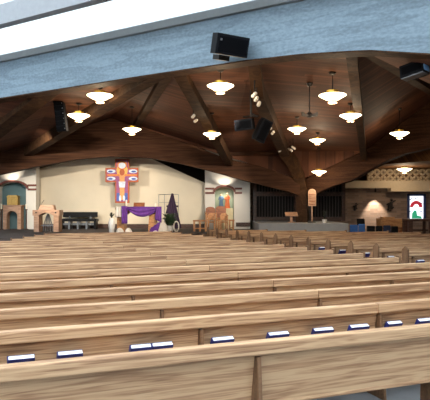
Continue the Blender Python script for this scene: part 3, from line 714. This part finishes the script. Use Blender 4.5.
# ------------------------------------------------------------------ right aisle things (floor level)
def relief(px, py, label, seed, Y=YW, s=1.0):
    t = thing('wall_relief', label, 'relief', (WX(px,Y),Y,WZ(py,Y)), 0, 'dark reliefs on the brick wall'); R = random.Random(seed)
    q = MB(); q.box(-.10*s,.10*s,-.03,0,-.12*s,.12*s); q.obj('backing', BRONZE, t)
    q = MB(); q.tube([(-.02,-.05,-.2*s),(-.03*s,-.07,0),(.02*s,-.08,.16*s)], [.06*s,.07*s,.05*s]); q.ball((.04*s,-.09,.24*s), .05*s,.05*s,.06*s); q.obj('figure', BRONZE, t, smooth=True)
    q = MB(); q.tube([(-.16*s,-.06,.05*s),(0,-.09,.10*s),(.2*s,-.07,.22*s)], .025*s); q.tube([(-.12*s,-.06,-.16*s),(.14*s,-.06,-.05*s)], .03*s); q.obj('limbs', BRONZE, t, smooth=True)
relief(355,207.5,'smaller dark relief on the brick wall near the slatted screen',1,s=.8); relief(390,206,'larger dark relief on the brick wall left of the stained glass',2,s=1.25)
# organ console
Yo = 25.4
t = thing('organ_console', 'orange-brown wooden organ console in front of the brick wall', 'organ', (WX(391,Yo),Yo,0)); s = Yo/F
q = MB(); q.box(-12.6*s,12.6*s,-.35,.35,0,WZ(218.6,Yo)); q.obj('case', MIDW, t, bevel=.02)
q = MB(); q.box(-10*s,2*s,-.25,.25,WZ(218.6,Yo),WZ(217,Yo)); q.obj('music_desk', MIDW, t, bevel=.01)
q = MB(); q.box(-12.7*s,12.7*s,-.42,-.35,.72,.78); q.obj('key_ledge', REDW, t)
q = MB(); q.box(-10*s,10*s,-.37,-.35,.15,.66); q.obj('front_panel', REDW, t)
# upholstered chairs, backs toward the camera
def stack_chair(px, yt, w, Y, mat, label):
    t = thing('upholstered_chair', label, 'chair', (WX(px,Y),Y,0), 0, 'row of upholstered chairs before the organ'); hw = w*Y/F/2; h = WZ(yt,Y)
    q = MB(); q.box(-hw,hw,-.24,-.17,.52,h); q.obj('backrest', mat, t, bevel=.03)
    q = MB(); q.box(-hw,hw,-.18,.25,.42,.49); q.obj('seat', mat, t, bevel=.02)
    for sx in (-1,1):
        q = MB(); q.tube([(sx*(hw-.02),-.26,0),(sx*(hw-.02),-.2,.45),(sx*(hw-.02),-.16,h-.1)], .013, 6); q.obj('leg', DKMETAL, t)
        q = MB(); q.tube([(sx*(hw-.02),.24,0),(sx*(hw-.02),.2,.43)], .013, 6); q.obj('leg', DKMETAL, t)
for px, yt, w, mat, l in ((352.6,224.6,8,BLUEC,'bright blue upholstered chair, leftmost of the row before the organ'), (360.4,223.8,6.6,BLUEC,'bright blue upholstered chair, second from left in the row'),
      (369.5,225.6,8.4,BLACK,'black upholstered chair next to the bright blue ones'), (377.6,225.6,7,BLACK,'black upholstered chair in the middle before the organ'),
      (385.4,225.2,7.4,NAVYC,'navy blue upholstered chair right of the black ones'), (393,226,7,BLACK,'black upholstered chair at the right end of the row')):
    stack_chair(px, yt, w, 23.2, mat, l)
t = thing('music_stand', 'black music stand behind the bright blue chairs', 'music stand', (WX(360.8,24.3),24.3,0)); zt = WZ(219,24.3)
q = MB(); q.box(-.17,.17,-.015,.015,-.15,.15, Matrix.Translation((0,0,zt-.13)) @ Matrix.Rotation(-.35,4,'X')); q.obj('desk', BLACK, t)
q = MB(); q.tube([(0,.02,.03),(0,.02,zt-.15)], .02, 8); q.obj('pole', BLACK, t); q = MB(); q.lathe([(.22,0),(.2,.03),(.03,.05)]); q.obj('base', BLACK, t)
# dark wooden table
Yt = 22.0; s = Yt/F
t = thing('side_table', 'dark wooden table at the right edge below the stained glass', 'table', (WX(422,Yt),Yt,0)); zt = WZ(218.8,Yt)
q = MB(); q.box(-17*s,17*s,-.35,.35,zt-.09,zt); q.obj('table_top', DARKW, t, bevel=.01)
for x in (-14.5, 5, 14.5):
    for y in (-.3,.3): q = MB(); q.box(x*s-(.09 if x<0 else .05),x*s+(.09 if x<0 else .05),y-.04,y+.04,0,zt-.09); q.obj('leg', DARKW, t)
q = MB(); q.box(-14*s,14*s,.27,.3,zt-.5,zt-.42); q.obj('back_rail', DARKW, t)
t = thing('wall_spotlight', 'small dark spotlight under the soffit throwing a cone on the brick', 'lamp', (WX(375.5,27.6),27.6,WZ(188,27.4)))
q = MB(); q.tube([(0,0,0),(0,0,-.06)], .02, 8); q.obj('stem', DKMETAL, t); q = MB(); q.lathe([(.045,-.2),(.05,-.06),(.02,-.05)], n=12); q.obj('can', DKMETAL, t)
spot('wall_spotlight_beam', (WX(375.5,27.6),27.6,WZ(188,27.4)-.21), (WX(375.5,27.9),27.95,1.0), 60*5, 70, radius=.03)
# ------------------------------------------------------------------ hanging lamps, loudspeakers, track spots
def roof_z(x, y, z, default=5.6):
    h = roof.ray_cast(Vector((x, y, z)), Vector((0,0,1))); return h[0].z if h[0] is not None else default
PEND = {}
def pendant(px, py, Y, wpx, label):
    c = W(px, py, Y); sc = wpx*Y/F/.70; zt = (roof_z(c.x, c.y, c.z+.1)-.03-c.z)/sc
    t = thing('pendant_lamp', label, 'lamp', c, 0, 'glass and brass pendant lamps'); t.scale = (sc, sc, sc)
    if 'shade' not in PEND:
        PEND['shade'] = MB().lathe([(.10,-.06),(.17,-.04),(.345,.06),(.35,.07),(.33,.085),(.10,.115)], n=24).mesh('shade', SHADE, True)
        PEND['drum'] = MB().lathe([(.10,-.135),(.115,-.13),(.115,-.105),(.095,-.10),(.105,-.09),(.105,-.06)], n=20).mesh('drum', DRUM, False)
        PEND['brass_cap'] = MB().lathe([(.11,.11),(.155,.115),(.16,.185),(.05,.195),(.03,.2)], n=20).mesh('brass_cap', BRASS, False)
        PEND['canopy'] = MB().lathe([(.05,-.06),(.09,-.03),(.09,0)], n=16).mesh('canopy', DKMETAL, False)
    for k in ('shade','drum','brass_cap'):
        o = bpy.data.objects.new(k, PEND[k]); C.objects.link(o); o.parent = t
    l = bpy.data.lights.new('bulb', 'POINT'); l.energy = 33; l.color = (1, .8, .55); l.shadow_soft_size = .1
    lo = bpy.data.objects.new('bulb', l); C.objects.link(lo); lo.location = c+Vector((0,0,-.26))
    q = MB(); q.tube([(0,0,.19),(0,0,max(.3,zt))], .012, 6); q.obj('rod', DKMETAL, t)
    o = bpy.data.objects.new('canopy', PEND['canopy']); C.objects.link(o); o.parent = t; o.location = (0,0,max(.3,zt))
    return t
for a in ((100,98,14.9,26,'pendant lamp at upper left, highest and nearest of the two beside the column loudspeaker'),
          (78.8,117.5,16.6,22,'pendant lamp just right of the hanging black column loudspeaker'),
          (132,131,19.5,18.5,'pendant lamp hanging before the sanctuary arch above the painted cross'),
          (220.5,88.5,13.0,27,'pendant lamp under the loudspeaker on the blue-grey beam'),
          (212,135.5,17.0,18,'pendant lamp left of the black loudspeaker cluster'),
          (297,130.5,17.4,18.5,'pendant lamp just right of the main roof rib'),
          (332.5,98,12.6,27.5,'large pendant lamp in the middle of the right roof bay, nearest of that bay'),
          (350.5,117.5,15.2,22,'pendant lamp just below the large one, touching the straight rib at right'),
          (317.5,141.5,19.6,16,'pendant lamp right of the main rib, lower right of the lamp beside it'),
          (319,173,22.6,15,'lowest pendant lamp, above the hymn board'),
          (399.5,135,18.8,19,'pendant lamp before the dark right arch'),
          (404.5,170.5,26.0,15,'pendant lamp before the ringed frieze at far right')):
    pendant(*a)
# small dark fitting on a rod
c = W(309.5,115,13.6); t = thing('hanging_fitting', 'small dark fitting on a thin rod between two pendant lamps', 'ceiling fitting', c); zt = roof_z(c.x,c.y,c.z+.1)-.03-c.z
q = MB(); q.tube([(0,0,.03),(0,0,zt)], .014, 6); q.obj('rod', DKMETAL, t)
q = MB(); q.lathe([(.05,-.06),(.07,0),(.04,.06)], n=12); q.obj('hub', DKMETAL, t)
for sx in (-1,1): q = MB(); q.prism([(sx*.03,-.05,.0),(sx*.19,-.07,.07),(sx*.19,-.07,-.03),(sx*.03,-.05,-.04)], (0,.1,0)); q.obj('blade', DKMETAL, t)
q = MB(); q.lathe([(.05,-.08),(.08,-.02),(.08,0)], (0,0,zt), n=12); q.obj('canopy', DKMETAL, t)

def box_speaker(label, c, R, w, h, d, grp=None, rod=None):
    """loudspeaker: front at local -Y"""
    t = thing('loudspeaker', label, 'loudspeaker', c, 0, grp); t.rotation_euler = R
    q = MB(); q.prism([(-w/2,-d/2,-h/2),(w/2,-d/2,-h/2),(w/2,-d/2,h/2),(-w/2,-d/2,h/2)], (0,d*.55,0)); 
    vs = [(-w/2,d*.05,-h/2),(w/2,d*.05,-h/2),(w/2,d*.05,h/2),(-w/2,d*.05,h/2),(-w*.36,d/2,-h*.42),(w*.36,d/2,-h*.42),(w*.36,d/2,h*.42),(-w*.36,d/2,h*.42)]
    q.add(vs, [(4,5,6,7),(0,1,5,4),(1,2,6,5),(2,3,7,6),(3,0,4,7)])
    q.obj('cabinet', BLACKBOX, t, bevel=.008)
    q = MB(); q.box(-w/2+.05,w/2-.04,-d/2-.012,-d/2,-h/2+.05,h/2-.05); q.obj('grille', GRILLE, t, bevel=.006)
    return t
p = ring_pt(229,63.5)
c = W(228,45.5,p.y-.55)
t = box_speaker('black box loudspeaker mounted on the front of the blue-grey beam', c, (math.radians(15), math.radians(2), math.radians(25)), .72, .40, .46)
q = MB(); q.box(-.30,-.26,-.245-.02,-.262,.06,.10); q.obj('badge', METAL, t)
q = MB(); q.box(-.12,.12,.1,.42,-.30,-.2); q.obj('bracket', DKMETAL, t)
# column loudspeaker
Y = 16.6; c = W(60,116,Y); t = thing('column_loudspeaker', 'tall black column loudspeaker hanging at upper left', 'loudspeaker', c); t.rotation_euler = (math.radians(8), math.radians(-5), 0)
hh = .46
q = MB(); q.box(-.15,.15,-.02,.22,-hh,hh); q.obj('cabinet', BLACKBOX, t, bevel=.02)
for i in range(6):
    q = MB(); q.box(-.14,.14,-.05,-.02,-hh+.03+i*.148,-hh+.16+i*.148); q.obj('driver_grille', GRILLE, t, bevel=.01)
q = MB()
for i in range(6): q.box(.10,.12,-.06,-.05,-hh+.08+i*.148,-hh+.10+i*.148)
q.obj('studs', METAL, t)
zt = roof_z(c.x,c.y,c.z+.6)-c.z
q = MB(); q.tube([(0,.1,hh),(0,.1,max(zt,hh+.05))], .025, 8); q.box(-.17,.17,0,.2,hh,hh+.07); q.obj('hanger', DKMETAL, t)
# loudspeaker cluster by the main rib
Y = 14.4
box_speaker('black loudspeaker pointing left in the cluster under the main rib', W(245.5,124.5,Y), (math.radians(10), math.radians(-3), math.radians(-28)), .50, .28, .30, 'loudspeaker cluster under the main rib')
box_speaker('black loudspeaker pointing down in the cluster under the main rib', W(261.5,130.5,Y+.1), (math.radians(24), math.radians(-66), 0), .60, .30, .30, 'loudspeaker cluster under the main rib')
q = MB(); a = W(243,117,Y); b = W(259,116,Y); q.tube([a, b], .025, 8); c = W(251,113,Y); q.tube([W(251,117,Y), Vector((c.x,c.y,roof_z(c.x,c.y,c.z)-.06))], .03, 8); q.tube([W(251,113.5,Y), W(258,117,Y)], .03, 8)
tag(q.obj('speaker_bracket', DKMETAL), 'dark pipe bracket carrying the loudspeaker cluster', 'bracket')
# box loudspeaker at the right edge, hung on its side
Y = 10.95; c = W(416,70.5,Y)
t = box_speaker('large black loudspeaker with blue skylight painted on its side at the upper right edge', c, (math.radians(-4), math.radians(-8), math.radians(-50)), .50, .25, .36)
q = MB(); q.box(.251,.266,-.16,.02,-.10,.10); q.obj('skylit_side', plain('skylight_reflection_blue','#6f9fd0',.6), t)  # blue reflection of the skylight painted on as a panel
zt = roof_z(c.x,c.y,c.z+.5,5.8)-c.z
q = MB(); q.tube([(.05,.0,.12),(.05,.0,max(.2,zt-.03))], .025, 8); q.obj('hanger', DKMETAL, t)
q = MB(); q.box(-.23,.23,-.17,.02,-.147,-.127); q.obj('mounting_plate', METAL, t)

# small track spots, fixed where the roof stands
def roof_y(px, py, gap):
    d = W(px,py,1)-Vector((0,0,CAMZ)); h = roof.ray_cast(Vector((0,0,CAMZ)), d.normalized()); return (h[0].y if h[0] is not None else 22)-gap
def track_spot(px, py, target, label, energy=0, deg=30, gap=2.0, **kw):
    c = W(px,py,roof_y(px,py,gap)); t = thing('track_spot', label, 'spotlight', c, 0, 'small spotlights along the roof ribs')
    d = (Vector(target)-c).normalized(); R = d.to_track_quat('-Z','Y').to_matrix().to_4x4()
    q = MB(); q.lathe([(.042,-.10),(.046,-.09),(.042,.06),(.02,.09)], n=12, M=R); q.obj('can', SPOTC, t)
    q = MB(); q.lathe([(.036,-.106),(.036,-.1)], n=12, M=R); q.obj('lens', LENS, t)
    q = MB(); q.tube([(0,0,.03),(.01,.03,max(.12,roof_z(c.x,c.y,c.z)-c.z))], .015, 6); q.obj('arm', DKMETAL, t)
    if energy: spot('track_spot_beam', c+d*.14, target, energy, deg, **kw)
CRS = (WX(122,25.2),25.2,WZ(178,25.2))
track_spot(254.5,94.5,(-3,21.8,1.2),'topmost track spot left of the main rib',900,24,radius=.05)
track_spot(256.5,98.5,(-1,23,1.5),'second track spot from the top, left of the main rib')
track_spot(259,103.5,(0,23,1.2),'third track spot from the top, left of the main rib')
track_spot(270,128.5,(-1.5,26,2.2),'upper of the two track spots right of the loudspeaker cluster',800,40,radius=.05)
track_spot(273,132.5,(WX(222,24.6),25,1.6),'lower of the two track spots right of the loudspeaker cluster',420,24,radius=.05)
track_spot(280.5,150,(WX(232,24.6),24.6,2),'single track spot over the right end of the level purlin')
track_spot(290,149.5,(8,22,1),'left one of the track spot pair on the main rib')
track_spot(293,147.5,(8,24,1),'right one of the track spot pair on the main rib')
track_spot(193.5,116,(-4.4,26,2.2),'upper track spot beside the diagonal rib above the altar',800,46,radius=.05)
track_spot(196,120.5,CRS,'lower track spot beside the diagonal rib above the altar',700,26,radius=.05)
spot('sanctuary_wall_beam', (-6.6,18.6,4.1), (-5.6,26,2.0), 800, 60, radius=.05)
spot('tabernacle_beam', (-6.6,19.2,4.1), (WX(12,25.2),25.2,1.7), 350, 30, radius=.05)
for px, py, Y in ((12,180.5,24.75),(224.5,185.3,25.15)):
    spot('cove_light', W(px,py,Y)+Vector((0,-.1,.0)), W(px,py-14,Y+.4), 16, 120, radius=.05)
spot('niche_light', W(224.5,189,25.45), W(224.5,206,25.7), 22, 110, radius=.03)

# ------------------------------------------------------------------ pews
TH = math.atan(.000699*F); CT_, ST_ = math.cos(TH), math.sin(TH)
EU = Vector((CT_, ST_, 0)); EN = Vector((-ST_, CT_, 0))
D0, SP = 3.26, .90
def ordinal(n): return ('first','second','third','fourth','fifth','sixth','seventh','eighth','ninth','tenth','eleventh','twelfth','thirteenth','fourteenth','fifteenth','sixteenth','seventeenth','eighteenth','nineteenth')[n-1]
MESH = {}
def part(key, name, build, parent, mat, bevel=0, loc=(0,0,0)):
    if key not in MESH:
        q = MB(); build(q); MESH[key] = q.mesh(name, mat)
    o = bpy.data.objects.new(name, MESH[key]); C.objects.link(o); o.parent = parent; o.location = loc
    if bevel:
        m = o.modifiers.new('bevel','BEVEL'); m.width = bevel; m.segments = 3; m.limit_method = 'ANGLE'; m.angle_limit = math.radians(40)
    return o
def slab(q, x0, x1, prof): q.prism([(x0,y,z) for y,z in prof], (x1-x0,0,0))
PB_ = [(.056,.785),(.078,.785),(.132,.40),(.108,.40)]
SEAT = [(.10,.40),(.10,.43),(.30,.425),(.50,.44),(.525,.42),(.51,.40)]
SUP = [(.004,.762),(.05,.762),(.115,.40),(.46,.398),(.47,.0),(-.055,0),(-.02,.45)]
ENDR = [(-.008,.875),(-.002,.888),(.085,.888),(.12,.66),(.50,.62),(.53,.58),(.53,0),(-.03,0)]
ENDG = [(-.008,.90),(.07,.965),(.15,.90),(.165,.68),(.50,.63),(.53,.58),(.53,0),(-.03,0)]
def pew(label, u0, u1, d, right_block, rack):
    """origin at the left end on the floor; local X runs along the row, Y toward the altar"""
    L = u1-u0; P = EU*u0+EN*d
    t = thing('pew', label, 'pew', P, TH, 'right block of oak pews' if right_block else 'left block of oak pews')
    kL = round(L, 2)
    part(('bp',kL), 'back_panel', lambda q: slab(q, .03, L-.03, PB_), t, OAK)
    part(('seat',kL), 'seat', lambda q: slab(q, .03, L-.03, SEAT), t, OAK, .008)
    j = L-3.5
    capz = [(0,.772),(.085,.772),(.085,.86),(0,.86)]
    segs = [(.02,j-.002),(j+.002,L-.02)] if (j > .8 and not right_block) else [(.02, L-.02)]
    for i, (a, b) in enumerate(segs):
        part(('cap',kL,i,right_block), 'cap_rail', lambda q: slab(q, a, b, capz), t, OAK, .012)
    xs = []
    if right_block:
        x = .17
        while x < L-.1: xs.append(x); x += 1.7
    else:
        x = L-1.745
        while x > .1: xs.append(x); x -= 1.722
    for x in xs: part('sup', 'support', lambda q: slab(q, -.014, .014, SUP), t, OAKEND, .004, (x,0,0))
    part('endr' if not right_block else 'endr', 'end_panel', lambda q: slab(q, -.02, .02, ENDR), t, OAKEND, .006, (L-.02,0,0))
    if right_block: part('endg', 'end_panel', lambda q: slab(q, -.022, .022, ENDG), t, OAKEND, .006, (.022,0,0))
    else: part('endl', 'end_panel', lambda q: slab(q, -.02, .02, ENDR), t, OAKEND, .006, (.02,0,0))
    if rack:
        edges = [.06]+[x for x in xs]+[L-.06]; edges = sorted(edges)
        for a, b in zip(edges, edges[1:]):
            if b-a < .3: continue
            w = b-a-.06
            part(('rack',round(w,2)), 'book_rack', lambda q: (q.box(0, w, -.12, .095, .488, .503), q.box(0, w, -.13, -.12, .488, .575)), t, OAK, 0, (a+.03,0,0))
    return t
def u_end(k): return 6.775-.065*k
ROW_L = {}
for k in range(18):
    d = D0+SP*k
    u1 = u_end(k); u0 = max(u1-7.0, (-5.45+.365*d)/.931) if k >= 12 else u1-7.0
    if k == 0: l = 'oak pew nearest the camera, plain back across the bottom of the picture'
    elif k == 1: l = 'oak pew in second row of the left block, rack full of blue hymnals'
    elif k == 17: l = 'oak pew of the left block closest to the sanctuary platform'
    else: l = 'oak pew in %s row of the left block, counting from the camera' % ordinal(k+1)
    ROW_L[k] = pew(l, u0, u1, d, False, k >= 1)
ROW_R = {}
for k in range(6, 19):
    d = D0+SP*k
    u0 = 7.35; u1 = min(13.3, (21.3-.815*d)/.66)
    if k == 6: l = 'oak pew of the right block nearest the camera, pointed end post at right edge'
    elif k == 18: l = 'short oak pew of the right block farthest from the camera'
    else: l = 'oak pew with pointed end post, %s row of the right block from the camera' % ordinal(k-5)
    ROW_R[k] = pew(l, u0, u1, d, True, True)

# ------------------------------------------------------------------ hymnals in the racks
def hymnal(label, px0, px1, k, tilt=28, grp='blue hymnals in the pew racks', z0=.517, yb=.040):
    d = D0+SP*k-.055; px = (px0+px1)/2
    def uu(x):
        z = d/(CT_*(1-.000699*(x-CX))); return ((x-CX)/F*z)*CT_+z*ST_
    w = abs(uu(px1)-uu(px0)); u = uu(px)
    P = EU*u+EN*(D0+SP*k+yb)+Vector((0,0,z0))
    t = thing('hymnal', label, 'book', P, TH, grp); w = max(.13, min(.19, w)); h, th = .20, .044
    M = Matrix.Rotation(math.radians(tilt), 4, 'X')
    q = MB(); q.box(-w/2+.004, w/2-.004, -th/2+.004, th/2-.004, .004, h-.003, M); q.obj('page_block', PAGES, t)
    q = MB(); q.box(-w/2, w/2, -th/2, -th/2+.004, 0, h, M); q.box(-w/2, w/2, th/2-.004, th/2, 0, h, M); q.box(-w/2-.006, -w/2, -th/2, th/2, 0, h, M)
    q.obj('cover', BOOKB, t, bevel=.002)
    return t
R1 = [(8,35,'blue hymnal in second-row rack, leftmost at the left picture edge'), (58,83,'blue hymnal in second-row rack, second from the left'),
      (131,151.5,'left book of the touching pair of blue hymnals in the second row'), (152.5,173,'right book of the touching pair of blue hymnals in the second row'),
      (213,234,'blue hymnal just right of the pew support in the second row'), (269,289,'blue hymnal in second-row rack above the nearest pew support'),
      (314,334,'blue hymnal in second row, sixth from the left, left of the twin supports'), (350,370,'blue hymnal just left of the second-row support at right'),
      (388,402,'blue hymnal just right of the second-row support at right'), (418,436,'blue hymnal in second row, cut by the right picture edge')]
for a, b, l in R1: hymnal(l, a, b, 1)
for a, b, k, l in ((417.5,424.5,6,'blue hymnal in right block rack behind the nearest pointed post, right of it'), (388.4,394.4,7,'dark hymnal in right block rack between the two nearest pointed posts'),
                (340,346,9,'blue hymnal between the third and fourth pointed posts of the right block'), (319.5,325,10,'blue hymnal between the fourth and fifth pointed posts of the right block'), (364.5,370,8,'dark hymnal between the second and third pointed posts of the right block')):
    hymnal(l, a, b, k)
